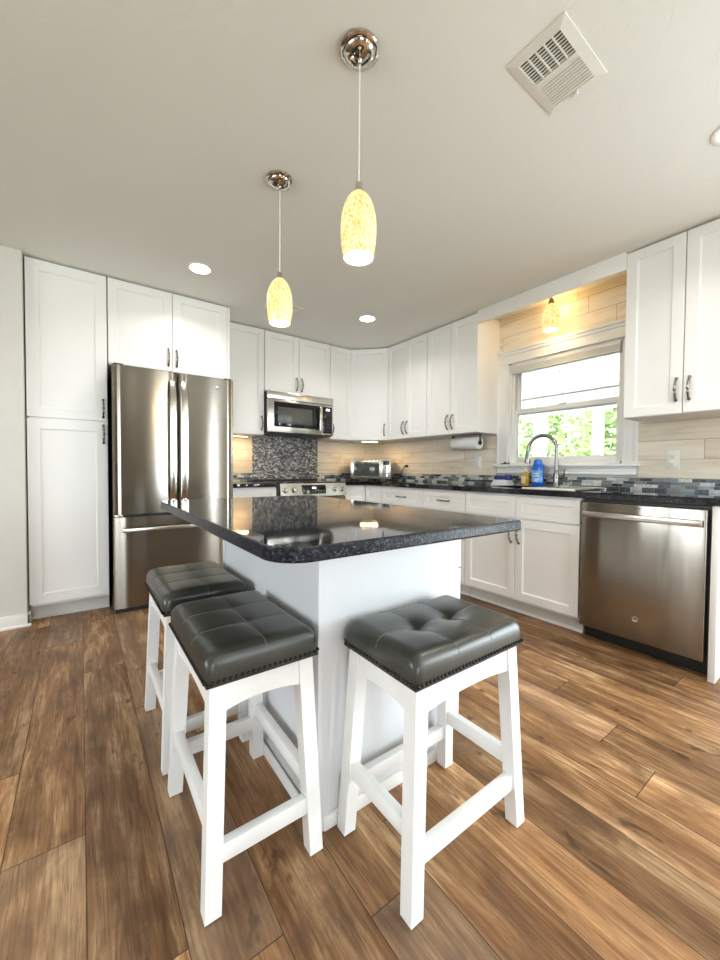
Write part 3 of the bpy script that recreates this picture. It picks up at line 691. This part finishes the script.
# ------------------------------------------------------------------ bar stools
def make_stool(label, tuft, low_long, group='white saddle stools with dark leather seats'):
    t = thing('bar_stool', label, 'stool', (0, 0, 0), 0, group)
    SW, SD, ZB = .2155, .1465, .541          # half long, half short, cushion base height
    # cushion
    NU, NV = 56, 40; b = MB(); grid = []
    tufts = [(-.066, 0), (.066, 0)]
    def seam_d(x, y): return min(abs(y), abs(x - .066 - .10 * 0), abs(x + .066))
    def hgt(x, y):
        ex, ey = SW - abs(x), SD - abs(y); e_ = min(ex, ey)
        rr = .036; q = max(0, min(1, ex / rr)); p = max(0, min(1, ey / rr))
        f = (1 - (1 - q) ** 2.2) ** .6 * (1 - (1 - p) ** 2.2) ** .6
        dome = (1 - (x / SW) ** 4) * (1 - (y / SD) ** 2)
        h = .046 + .022 * f + .007 * dome + .006 * f * (abs(x) / SW) ** 2
        s_ = .0012 * math.exp(-(abs(y) / .005) ** 2) + tuft * .010 * math.exp(-(abs(y) / .045) ** 2) * max(0, 1 - (abs(x) / SW) ** 4)
        for tx, ty in tufts:
            s_ += .0010 * math.exp(-((x - tx) / .005) ** 2) + tuft * .004 * math.exp(-((x - tx) / .035) ** 2) * max(0, 1 - (abs(y) / SD) ** 4)
            dd_ = math.hypot(x - tx, y - ty); s_ += tuft * (.018 * math.exp(-(dd_ / .020) ** 2) + .012 * math.exp(-(dd_ / .045) ** 2))
        return h - s_ * f
    cr = .020
    def rnd(x, y):                        # round the plan corners
        ax, ay = SW - abs(x), SD - abs(y)
        if ax < cr and ay < cr:
            dx, dy = cr - ax, cr - ay; d = math.hypot(dx, dy); mx = max(dx, dy)
            if d > 1e-9: k = mx / d; x = math.copysign(SW - cr + dx * k, x); y = math.copysign(SD - cr + dy * k, y)
        return x, y
    def rem(i, n): 
        t_ = -1 + 2 * i / n; return math.copysign(1 - (1 - abs(t_)) ** 1.25, t_)
    for i in range(NU + 1):
        row = []
        for j in range(NV + 1):
            x, y = SW * rem(i, NU), SD * rem(j, NV)
            xx, yy = rnd(x, y); row.append(b.b.verts.new((xx, yy, ZB + hgt(x, y))))
        grid.append(row)
    for i in range(NU):
        for j in range(NV): b.b.faces.new((grid[i][j], grid[i + 1][j], grid[i + 1][j + 1], grid[i][j + 1]))
    ring = [grid[i][0] for i in range(NU + 1)] + [grid[NU][j] for j in range(1, NV + 1)] + [grid[i][NV] for i in range(NU - 1, -1, -1)] + [grid[0][j] for j in range(NV - 1, 0, -1)]
    prev = ring
    for zz, sc_ in ((.026, 1.006), (.012, 1.005), (0.0, 1.0)):
        cur = [b.b.verts.new((v_.co.x * sc_, v_.co.y * (1 + (sc_ - 1) * 1.4), ZB + zz)) for v_ in ring]
        for k in range(len(ring)): b.b.faces.new((prev[k], prev[(k + 1) % len(ring)], cur[(k + 1) % len(ring)], cur[k]))
        prev = cur
    b.b.faces.new(prev)
    cu = b.build('seat_cushion', M['leather'], t, smooth=60)
    b = MB()
    def surf(x, y): x2, y2 = rnd(x, y); return (x2, y2, ZB + hgt(x, y) + .0002)
    NN = 60
    b.tube([surf(-SW + 2 * SW * k / NN, .0) for k in range(NN + 1)], .0011, 6)
    for tx, _ in tufts: b.tube([surf(tx, -SD + 2 * SD * k / NN) for k in range(NN + 1)], .0011, 6)
    b.build('seam_stitching', M['thread'], cu)
    # nail heads along the bottom edge
    b = MB(); per = []
    nx, ny = 32, 21
    for k in range(nx + 1):
        for s_ in (-1, 1): per.append((-SW + .008 + (2 * SW - .016) * k / nx, s_ * (SD + .0015)))
    for k in range(1, ny):
        for s_ in (-1, 1): per.append((s_ * (SW + .0015), -SD + 2 * SD * k / ny))
    for x, y in per: b.ball((x, y, ZB + .008), .0048, seg=8)
    b.build('nailhead_trim', M['nail'], t)
    b = MB(); b.box(-SW + .001, SW - .001, -SD + .001, SD - .001, ZB - .004, ZB + .004); b.build('welt_band', M['black'], t, smooth=0)
    # legs
    LT = .0190; tx, ty = .188, .1205; bx, by = .2295 - LT, .1545 - LT
    for sx in (-1, 1):
        for sy in (-1, 1):
            q = [(-1, -1), (1, -1), (1, 1), (-1, 1)]
            b = MB(); b.hexa([(sx * bx + LT * p, sy * by + LT * r, .004) for p, r in q], [(sx * (tx - .006) + (LT + .001) * p, sy * (ty - .006) + (LT + .001) * r, ZB - .004) for p, r in q])
            lg = b.build('leg', M['stool_white'], t, smooth=0)
            MB().lathe([(.011, 0), (.011, .005)], (sx * bx, sy * by, 0), n=12).build('foot_glide', M['black'], lg)
    def at(z): 
        k = 1 - z / ZB; return (tx - .006) + (bx - tx + .006) * k, (ty - .006) + (by - ty + .006) * k
    # aprons with arched lower edge
    for ax in 'xy':
        for s_ in (-1, 1):
            b = MB(); n = 16; z1 = ZB - .005; X, Y = at(.51)
            half = (X if ax == 'x' else Y) - LT; pos = s_ * ((Y if ax == 'x' else X) + .006)
            fr_, bk = [], []
            for i in range(n + 1):
                u = -half + 2 * half * i / n; zb = z1 - .060 - .012 * (abs(u) / half) ** 2.2
                for off, lst in ((-.009, fr_), (.009, bk)):
                    p = (u, pos + off) if ax == 'x' else (pos + off, u)
                    lst.append((b.b.verts.new((*p, zb)), b.b.verts.new((*p, z1))))
            for i in range(n):
                for lst in (fr_, bk): b.b.faces.new((lst[i][0], lst[i + 1][0], lst[i + 1][1], lst[i][1]))
                for e in (0, 1): b.b.faces.new((fr_[i][e], fr_[i + 1][e], bk[i + 1][e], bk[i][e]))
            for e in (0, n): b.b.faces.new((fr_[e][0], fr_[e][1], bk[e][1], bk[e][0]))
            b.build('apron', M['stool_white'], t, smooth=30)
    zl = (.112, .156) if low_long else (.168, .212); zs_ = (.168, .212) if low_long else (.112, .156)
    for s_ in (-1, 1):
        X, Y = at((zl[0] + zl[1]) / 2); MB().box(-X + LT * .6, X - LT * .6, s_ * Y - .012, s_ * Y + .012, *zl, .002).build('stretcher', M['stool_white'], t)
        X, Y = at((zs_[0] + zs_[1]) / 2); MB().box(s_ * X - .012, s_ * X + .012, -Y + LT * .6, Y - LT * .6, *zs_, .002).build('stretcher', M['stool_white'], t)
    return t
SG = 'white saddle stools with dark leather seats'
sC = make_stool('white stool with deep-tufted leather seat at the front of the island', .55, True, SG); sC.location = (-2.325, -3.2245, 0)
sA = make_stool('nearer of the two white stools along the island side facing the pantry', .10, False, SG); sA.location = (-2.7755, -2.872, 0); sA.rotation_euler.z = PI / 2
sB = copy_tree(sA); sB.location = (-2.7785, -2.344, 0); sB['label'] = 'farther of the two white stools along the island side, closest to the refrigerator'

# ------------------------------------------------------------------ pendants
def shade_mesh(root, zt, L, rmax, rmouth, name='shade'):
    """bullet shaped glass shade hanging from zt down by L"""
    KEY = [(0, .30), (.03, .42), (.08, .58), (.15, .73), (.25, .86), (.38, .96), (.52, 1.0), (.66, .99), (.80, .94), (.90, .87), (1.0, .78)]
    prof = []; n = 24
    for i in range(n + 1):
        t_ = i / n; k = next(j for j in range(len(KEY) - 1) if t_ <= KEY[j + 1][0] + 1e-9); (t0, r0), (t1, r1) = KEY[k], KEY[k + 1]
        r = rmax * (r0 + (r1 - r0) * (t_ - t0) / (t1 - t0))
        if t_ > .6: r += (rmouth - .78 * rmax) * ((t_ - .6) / .4) ** 2
        prof.append((r, zt - L * t_))
    b = MB(); b.lathe(prof, n=36, cap=False); b.mi = 1
    b.lathe([(r - .004, z) for r, z in prof], n=36, cap=False); b.lathe([(rmouth, zt - L), (rmouth - .004, zt - L)], n=36, cap=False)
    b.mi = 0; b.lathe([(.30 * rmax, zt), (.001, zt + .0005)], n=36, cap=False)
    return b.build(name, [M['shade'], M['shade_in']], root, smooth=60)
def lamp_point(name, loc, energy, col, r=.03):
    d = bpy.data.lights.new(name, 'POINT'); d.energy = energy; d.color = col; d.shadow_soft_size = r
    o = bpy.data.objects.new(name, d); COL.objects.link(o); o.location = loc; return o
def pendant(label, x, y, zt, L, rmax, rmouth, group, energy, cr=.064):
    t = thing('pendant_light', label, 'pendant light', (x, y, H), 0, group)
    MB().lathe([(cr, 0), (cr, -.007), (cr * .93, -.012), (cr * .80, -.014), (cr * .76, -.020), (cr * .55, -.028), (cr * .25, -.032), (.007, -.033), (.006, -.046), (.0035, -.048)], n=40).build('canopy', M['chrome'], t)
    MB().tube([(0, 0, -.046), (0, 0, zt - H + .02)], .0024, 8).build('cord', M['cord'], t)
    MB().lathe([(.004, zt - H + .034), (.0115, zt - H + .030), (.0125, zt - H + .012), (.018, zt - H + .004), (.018, zt - H - .002)], n=20).build('cap', M['chrome'], t)
    shade_mesh(t, zt - H, L, rmax, rmouth)
    MB().ball((0, 0, zt - H - L * .55), .026, 1, 1, 1.2, 14).build('bulb', M['bulb'], t)
    lamp_point('pendant_glow', (x, y, zt - L - .035), energy, (1.0, .76, .42), .04)
    return t
GP = 'mottled amber glass pendants over the island'
pendant('mottled amber glass pendant over the island, nearer to the ceiling vent', -2.385, -2.920, 1.967, .215, .0605, .050, GP, 1.1)
pendant('mottled amber glass pendant over the island, farther, toward the refrigerator', -2.358, -2.229, 1.962, .213, .0615, .050, GP, 1.1)
sp_ = thing('pendant_light', 'small mottled glass pendant over the sink in front of the window', 'pendant light', (-.175, -2.420, H))
MB().lathe([(.055, 0), (.055, -.008), (.045, -.018), (.012, -.022), (.006, -.03)], n=32).build('canopy', M['chrome'], sp_)
MB().tube([(0, 0, -.028), (0, 0, -.055)], .005, 10).build('stem', M['chrome'], sp_)
MB().lathe([(.006, -.045), (.016, -.052), (.020, -.075), (.024, -.09)], n=20).build('cap', M['brushed_nickel'], sp_)
shade_mesh(sp_, -.092, .20, .066, .057)
MB().ball((0, 0, -.19), .027, 1, 1, 1.2, 14).build('bulb', M['bulb'], sp_)
lamp_point('sink_glow', (-.175, -2.42, H - .33), .8, (1.0, .72, .36), .04)
lamp_point('sink_glow_upper', (-.10, -2.42, H - .12), .9, (1.0, .58, .20), .05)

# ------------------------------------------------------------------ recessed lights, vents
def can(label, x, y, energy=3.0):
    t = thing('recessed_light', label, 'ceiling light', (x, y, H), 0, 'recessed ceiling lights')
    MB().lathe([(.086, 0), (.086, -.003), (.080, -.006), (.066, -.004), (.066, -.001)], n=36, cap=False).build('trim_ring', M['plastic_white'], t)
    MB().lathe([(.067, -.0005), (.067, -.0025), (.0005, -.003)], n=36, cap=False).build('lens', M['can_lens'], t)
    d = bpy.data.lights.new('can_light', 'AREA'); d.shape = 'DISK'; d.size = .13; d.energy = energy; d.color = (1, .96, .91); d.spread = 2.5
    o = bpy.data.objects.new('can_light', d); COL.objects.link(o); o.location = (x, y, H - .008)
can('lit recessed ceiling light closest to the refrigerator', -2.463, -1.139)
can('lit recessed ceiling light near the corner wall cabinet', -1.003, -1.141)
can('lit recessed ceiling light cut by the frame near the right wall cabinet', -.985, -3.60)
can('unseen recessed light added for fill behind the viewer', -2.463, -4.9); can('unseen recessed light added for fill near the patio door', -1.036, -4.9)  # two unseen cans added to light the room behind the camera

cv = thing('ceiling_vent', 'ivory metal air vent with dark louvers in the ceiling', 'vent', (-1.799, -3.276, H)); hx, hy = .150, .100
b = MB(); fr2 = .030
O_ = [(-hx, -hy), (hx, -hy), (hx, hy), (-hx, hy)]; I_ = [(-hx + fr2, -hy + fr2), (hx - fr2, -hy + fr2), (hx - fr2, hy - fr2), (-hx + fr2, hy - fr2)]
for k in range(4):
    k2 = (k + 1) % 4
    b.hexa([(*O_[k], -.003), (*O_[k2], -.003), (*I_[k2], -.008), (*I_[k], -.008)], [(*O_[k], 0), (*O_[k2], 0), (*I_[k2], 0), (*I_[k], 0)])
b.box(-.012, .006, -hy + fr2, hy - fr2, -.008, 0, .002)
b.build('frame', M['vent_white'], cv, smooth=0)
MB().box(-hx + .01, hx - .01, -hy + .01, hy - .01, -.0008, -.0002).build('duct_opening', M['duct_dark'], cv, smooth=0)
b = MB()
for k in range(9):
    x_ = -hx + fr2 + .002 + k * .0122; b.box(x_, x_ + .0042, -hy + fr2, hy - fr2, -.0045, -.001)
for k in range(4):
    y_ = -hy + fr2 + .024 + k * .0275; b.box(-hx + fr2, -.012, y_, y_ + .0055, -.0065, -.0045)
b.build('cross_louvers', M['vent_white'], cv, smooth=0)
b = MB()
for k in range(9):
    x_ = .006 + k * .0126
    b.hexa([(x_, -hy + fr2, -.0085), (x_ + .0135, -hy + fr2, -.005), (x_ + .0135, hy - fr2, -.005), (x_, hy - fr2, -.0085)], [(x_, -hy + fr2, -.0065), (x_ + .0135, -hy + fr2, -.0035), (x_ + .0135, hy - fr2, -.0035), (x_, hy - fr2, -.0065)])
b.build('slanted_louvers', M['vent_white'], cv, smooth=0)
b = MB(); b.box(hx - fr2 + .004, hx - fr2 + .016, -.012, .012, -.014, -.007, .002); b.build('damper_lever', M['vent_white'], cv)
c2 = thing('ceiling_vent', 'white ceiling register behind the farther pendant near the microwave', 'vent', (-1.72, -.88, H))
b = MB(); b.box(-.155, .155, -.105, -.08, -.007, 0, .003); b.box(-.155, .155, .08, .105, -.007, 0, .003); b.box(-.155, -.13, -.08, .08, -.007, 0, .003); b.box(.13, .155, -.08, .08, -.007, 0, .003); b.build('frame', M['vent_white'], c2)
b = MB()
for k in range(12): b.box(-.13, .13, -.078 + k * .0133, -.0685 + k * .0133, -.006, -.001)
b.build('louvers', M['vent_white'], c2, smooth=0)

# ------------------------------------------------------------------ under-cabinet lights
def led(label, x, y, rot, L, energy):
    t = thing('under_cabinet_light', label, 'light', (x, y, UB), rot, 'under-cabinet light bars')
    MB().box(-L / 2, L / 2, -.02, .02, -.014, -.0005, .003).build('housing', M['plastic_white'], t)
    MB().box(-L / 2 + .008, L / 2 - .008, -.014, .014, -.017, -.013, .002).build('diffuser', M['led'], t)
    d = bpy.data.lights.new('led_light', 'AREA'); d.shape = 'RECTANGLE'; d.size = L; d.size_y = .03; d.energy = energy; d.color = (1, .62, .26)
    o = bpy.data.objects.new('led_light', d); COL.objects.link(o); o.location = (x, y, UB - .02); o.rotation_euler.z = rot
led('warm light bar under the cabinet between refrigerator and microwave', -1.88, -.16, 0, .22, .9)
led('warm light bar under the corner cabinet above the toaster oven', -.415, -.425, math.atan2(-.3095, .286), .20, 1.5)

# ------------------------------------------------------------------ counter things
to = thing('toaster_oven', 'stainless toaster oven on the counter in the corner', 'toaster oven', (-.355, -.375, .914), -math.radians(39)); tw = .232
b = MB(); b.box(-tw, tw, -.145, .145, .020, .262, .008); b.build('body', M['steel_plain'], to)
d_ = MB().box(-tw + .012, .125, -.158, -.146, .035, .245, .004).build('door', M['steel_plain'], to)
MB().box(-tw + .038, .098, -.1605, -.157, .058, .205, .004).build('window', simple('grey_oven_glass', (.06, .07, .065), .08, noise=.1), d_)
b = MB(); b.tube([(-tw + .05, -.185, .222), (.085, -.185, .222)], .007, 10)
for x_ in (-tw + .06, .075): b.tube([(x_, -.185, .222), (x_, -.156, .222)], .005, 8)
b.build('handle', M['chrome'], d_)
cp = MB().box(.130, tw - .004, -.156, -.146, .035, .245, .003).build('control_panel', M['steel_plain'], to)
MB().box(.142, .216, -.158, -.155, .185, .232, .002).build('display', M['black_glass'], cp)
for z_ in (.148, .105, .063): MB().lathe([(.017, 0), (.015, -.016), (.0005, -.017)], (.180, -.156, z_), 'y', 20).build('knob', M['chrome'], cp)
for x_ in (-.19, .19):
    for y_ in (-.11, .11): MB().lathe([(.013, 0), (.015, .022)], (x_, y_, 0), n=14).build('foot', M['black'], to)

pt = thing('paper_towel_holder', 'steel holder fixed under the wall cabinet beside the window', 'holder', (-.165, -1.615, UB))
b = MB(); b.box(-.02, .02, -.165, .165, -.006, -.0005, .002); b.build('mount_bar', M['dark_metal'], pt)
for s_ in (-1, 1):
    b = MB(); b.box(-.010, .010, s_ * .160 - .003, s_ * .160 + .003, -.085, -.004, .001); b.lathe([(.022, -.003), (.022, .003)], (0, s_ * .160, -.083), 'y', 20); b.build('bracket', M['dark_metal'], pt)
b = MB(); b.tube([(0, -.16, -.083), (0, .16, -.083)], .006, 10); b.build('rod', M['dark_metal'], pt)
rl = thing('paper_towel_roll', 'white paper towel roll hanging under the cabinet left of the window', 'paper towel', (-.165, -1.615, UB - .083), 0)
MB().lathe([(.019, -.15), (.056, -.15), (.0575, -.147), (.0575, .147), (.056, .15), (.019, .15)], axis='y', n=40, cap=False).build('paper', M['paper'], rl)
MB().lathe([(.0165, -.151), (.0195, -.151), (.0195, .151), (.0165, .151), (.0165, -.151)], axis='y', n=28, cap=False).build('core', M['card'], rl)

def bottle(prof, sx, sy, n=28):
    b = MB(); b.lathe(prof, n=n)
    for v_ in b.b.verts: v_.co.x *= sx; v_.co.y *= sy
    return b
s1 = thing('hand_soap_bottle', 'amber hand soap bottle with white pump left of the faucet', 'soap', (-.100, -2.188, .914))
bottle([(.033, 0), (.036, .004), (.036, .095), (.030, .110), (.013, .118), (.013, .124)], .85, 1.0).build('bottle', M['soap'], s1)
MB().box(-.0322, -.0300, -.020, .020, .022, .085, .0008).build('label', M['label_cream'], s1)
b = MB(); b.lathe([(.015, .122), (.015, .138), (.006, .142), (.005, .160), (.010, .162), (.010, .172), (.004, .174)], n=18); b.tube([(0, 0, .168), (-.03, .012, .168), (-.036, .014, .160)], .0045, 8); b.build('pump', M['plastic_white'], s1)
s2 = thing('dish_soap_bottle', 'blue dish soap bottle with pale label beside the faucet', 'soap', (-.105, -2.298, .914))
bottle([(.040, 0), (.045, .006), (.046, .06), (.043, .12), (.047, .15), (.040, .175), (.032, .186)], .62, 1.12).build('bottle', M['blue_bottle'], s2)
bottle([(.034, .184), (.033, .200), (.028, .219), (.020, .223)], .66, 1.1).build('cap', M['blue_cap'], s2)
lb = bottle([(.0466, .035), (.0468, .06), (.0440, .12), (.0455, .135)], .63, 1.122)
bmesh.ops.delete(lb.b, geom=[v_ for v_ in lb.b.verts if v_.co.x > -.008], context='VERTS'); lb = lb.build('label', M['label_blue'], s2)
b = MB()
for z_, a0, a1 in ((.108, -.024, .018), (.088, -.030, .026), (.062, -.028, .010), (.048, -.020, .014)):
    k = a0
    while k < a1:
        wd = random.uniform(.004, .008); b.box(-.0306, -.0290, k, k + wd, z_ - .005, z_ + random.uniform(.002, .006)); k += wd + .002
b.build('label_print', M['label_white'], lb, smooth=0)
cl = thing('folded_dishcloth', 'folded white dishcloth on the counter left of the soap', 'cloth', (-.125, -1.985, .914))
b = MB()
for k in range(4): b.box(-.055 + k * .003, .055 - k * .002, -.085 + k * .004, .085 - k * .006, k * .012, k * .012 + .0115, .005, 3)
b.build('cloth', M['cloth_white'], cl)
br = thing('scrub_brush', 'navy blue scrub brush lying on the folded dishcloth', 'brush', (-.125, -1.985, .962))
MB().box(-.020, .020, -.05, .080, .002, .036, .010, 3).build('handle', M['navy'], br)
MB().lathe([(.030, 0), (.034, .008), (.034, .034), (.026, .046)], (0, -.058, 0), n=24).build('head', M['navy'], br)

def plate(label, loc, rot, kind, name):
    t = thing(name, label, 'outlet' if kind == 'outlet' else 'switch', loc, rot)
    MB().box(-.037, .037, -.006, 0, -.060, .060, .003).build('plate', M['plastic_white'], t)
    if kind == 'outlet':
        for z_ in (-.025, .025):
            r_ = MB().box(-.016, .016, -.008, -.005, z_ - .016, z_ + .016, .004).build('receptacle', M['plastic_white'], t)
            b = MB(); b.box(-.0085, -.0060, -.0084, -.0078, z_ - .003, z_ + .009); b.box(.0055, .0080, -.0084, -.0078, z_ - .002, z_ + .008); b.lathe([(.0030, -.0084), (.003, -.0078)], (0, 0, z_ - .009), 'y', 8); b.build('slots', M['black'], r_, smooth=0)
    else:
        MB().box(-.0165, .0165, -.009, -.005, -.033, .033, .003).build('rocker', M['plastic_white'], t)
    return t
plate('white outlet on plank wall right of the window above dishwasher', (-CL, -3.160, 1.12), RIGHT, 'outlet', 'wall_outlet')
plate('white switch plate on plank wall under the paper towel roll', (-CL, -1.645, 1.118), RIGHT, 'switch', 'light_switch')
plate('white outlet on plank wall left of the toaster oven', (-.545, -CL, 1.10), 0, 'outlet', 'wall_outlet')
pl = thing('power_cord', 'black plug and looping cord on the wall right of the toaster oven', 'cord', (-CL, -.64, 1.09))
MB().box(-.030, -.001, -.018, .018, -.014, .014, .005).build('plug', M['black'], pl)
b = MB(); b.tube([(-.028, 0, 0), (-.05, .012, -.01), (-.055, .03, -.05), (-.05, .055, -.11), (-.045, .09, -.155), (-.06, .14, -.170), (-.09, .165, -.1725)], .0035, 8); b.build('cable', M['black'], pl)
ck = thing('sill_gadget', 'small black gadget lying on the window sill corner', 'gadget', (-.020, -1.935, 1.10))
MB().box(-.02, .02, -.035, .03, 0, .010, .004).build('gadget_base', M['black'], ck); MB().ball((0, -.005, .014), .012, 1, 1.3, .8, 12).build('gadget_knob', M['black'], ck)

# ------------------------------------------------------------------ outdoors
struct(MB().box(.14, 3.1, -8, 5, -.16, -.04).build('porch_floor', M['concrete'], smooth=0))
g_ = MB().box(-20, 30, -25, 25, -.40, -.30).build('ground', M['lawn'], smooth=0); struct(g_)
b = MB(); b.hexa([(.14, -7, 2.44), (3.2, -7, 2.18), (3.2, 5, 2.18), (.14, 5, 2.44)], [(.14, -7, 2.50), (3.2, -7, 2.24), (3.2, 5, 2.24), (.14, 5, 2.50)])
struct(b.build('porch_ceiling', M['beadboard'], smooth=0))
struct(MB().box(2.74, 2.88, -7, 5, 1.93, 2.20, .004).build('porch_beam', M['porch_white']))
for (y0_, y1_, lab) in ((-1.62, -1.50, 'white porch post outside the window toward its right side'), (-.80, -.62, 'white porch post outside the window near its left side'), (.55, .70, 'white porch post out beyond the window frame'), (-3.6, -3.48, 'white porch post hidden behind the wall cabinet')):
    p = thing('porch_post', lab, 'post', (2.81, (y0_ + y1_) / 2, -.04)); w_ = (y1_ - y0_) / 2
    MB().box(-.06, .06, -w_, w_, 0, 1.97, .004).build('shaft', M['porch_white'], p); MB().box(-.075, .075, -w_ - .015, w_ + .015, 0, .15, .006).build('base_block', M['porch_white'], p)
rl_ = thing('porch_railing', 'white porch railing outside below the window view', 'railing', (2.96, -1.5, -.04))
b = MB(); b.box(-.03, .03, -5, 5, .90, .95, .004); b.box(-.03, .03, -5, 5, .10, .14, .004); b.build('rails', M['porch_white'], rl_)
b = MB()
for k in range(70): b.box(-.015, .015, -4.95 + k * .142, -4.92 + k * .142, .14, .90)
o_ = b.build('balusters', M['porch_white'], rl_, smooth=0)
def tree(x, y, h, r, lab):
    t = thing('leafy_tree', lab, 'tree', (x, y, -.30), 0, 'trees beyond the porch')
    MB().tube([(0, 0, 0), (.05, .03, h * .4), (-.02, .06, h * .75)], [.13, .10, .05], 10).build('trunk', M['wood_leaf'], t)
    b = MB(); rng = random.Random(int(x * 31 + y * 17))
    for k in range(2600):
        a, cz, rr = rng.uniform(0, 2 * PI), rng.uniform(-1, 1), rng.random() ** .4
        s_ = math.sqrt(1 - cz * cz); p = Vector((r * rr * s_ * math.cos(a), r * rr * s_ * math.sin(a), h * .56 + h * .46 * rr * cz))
        d = Vector((rng.gauss(0, 1), rng.gauss(0, 1), rng.gauss(0, 1))).normalized(); e = d.orthogonal().normalized(); L_ = rng.uniform(.10, .19)
        vs = [b.b.verts.new(p + q) for q in (-d * L_, e * L_ * .45, d * L_, -e * L_ * .45)]; b.b.faces.new(vs)
    b.build('foliage', M['leaf'], t, smooth=0)
tree(6.0, -1.0, 4.4, 1.45, 'green leafy tree beyond the porch, filling the lower pane between the posts')
tree(8.6, 2.3, 5.0, 1.7, 'green leafy tree beyond the porch near its left post')
tree(8.6, -3.6, 4.6, 1.8, 'green leafy tree beyond the porch right of its right post')
tree(12.6, -.6, 6.0, 2.1, 'tall leafy tree farther behind the other porch trees')
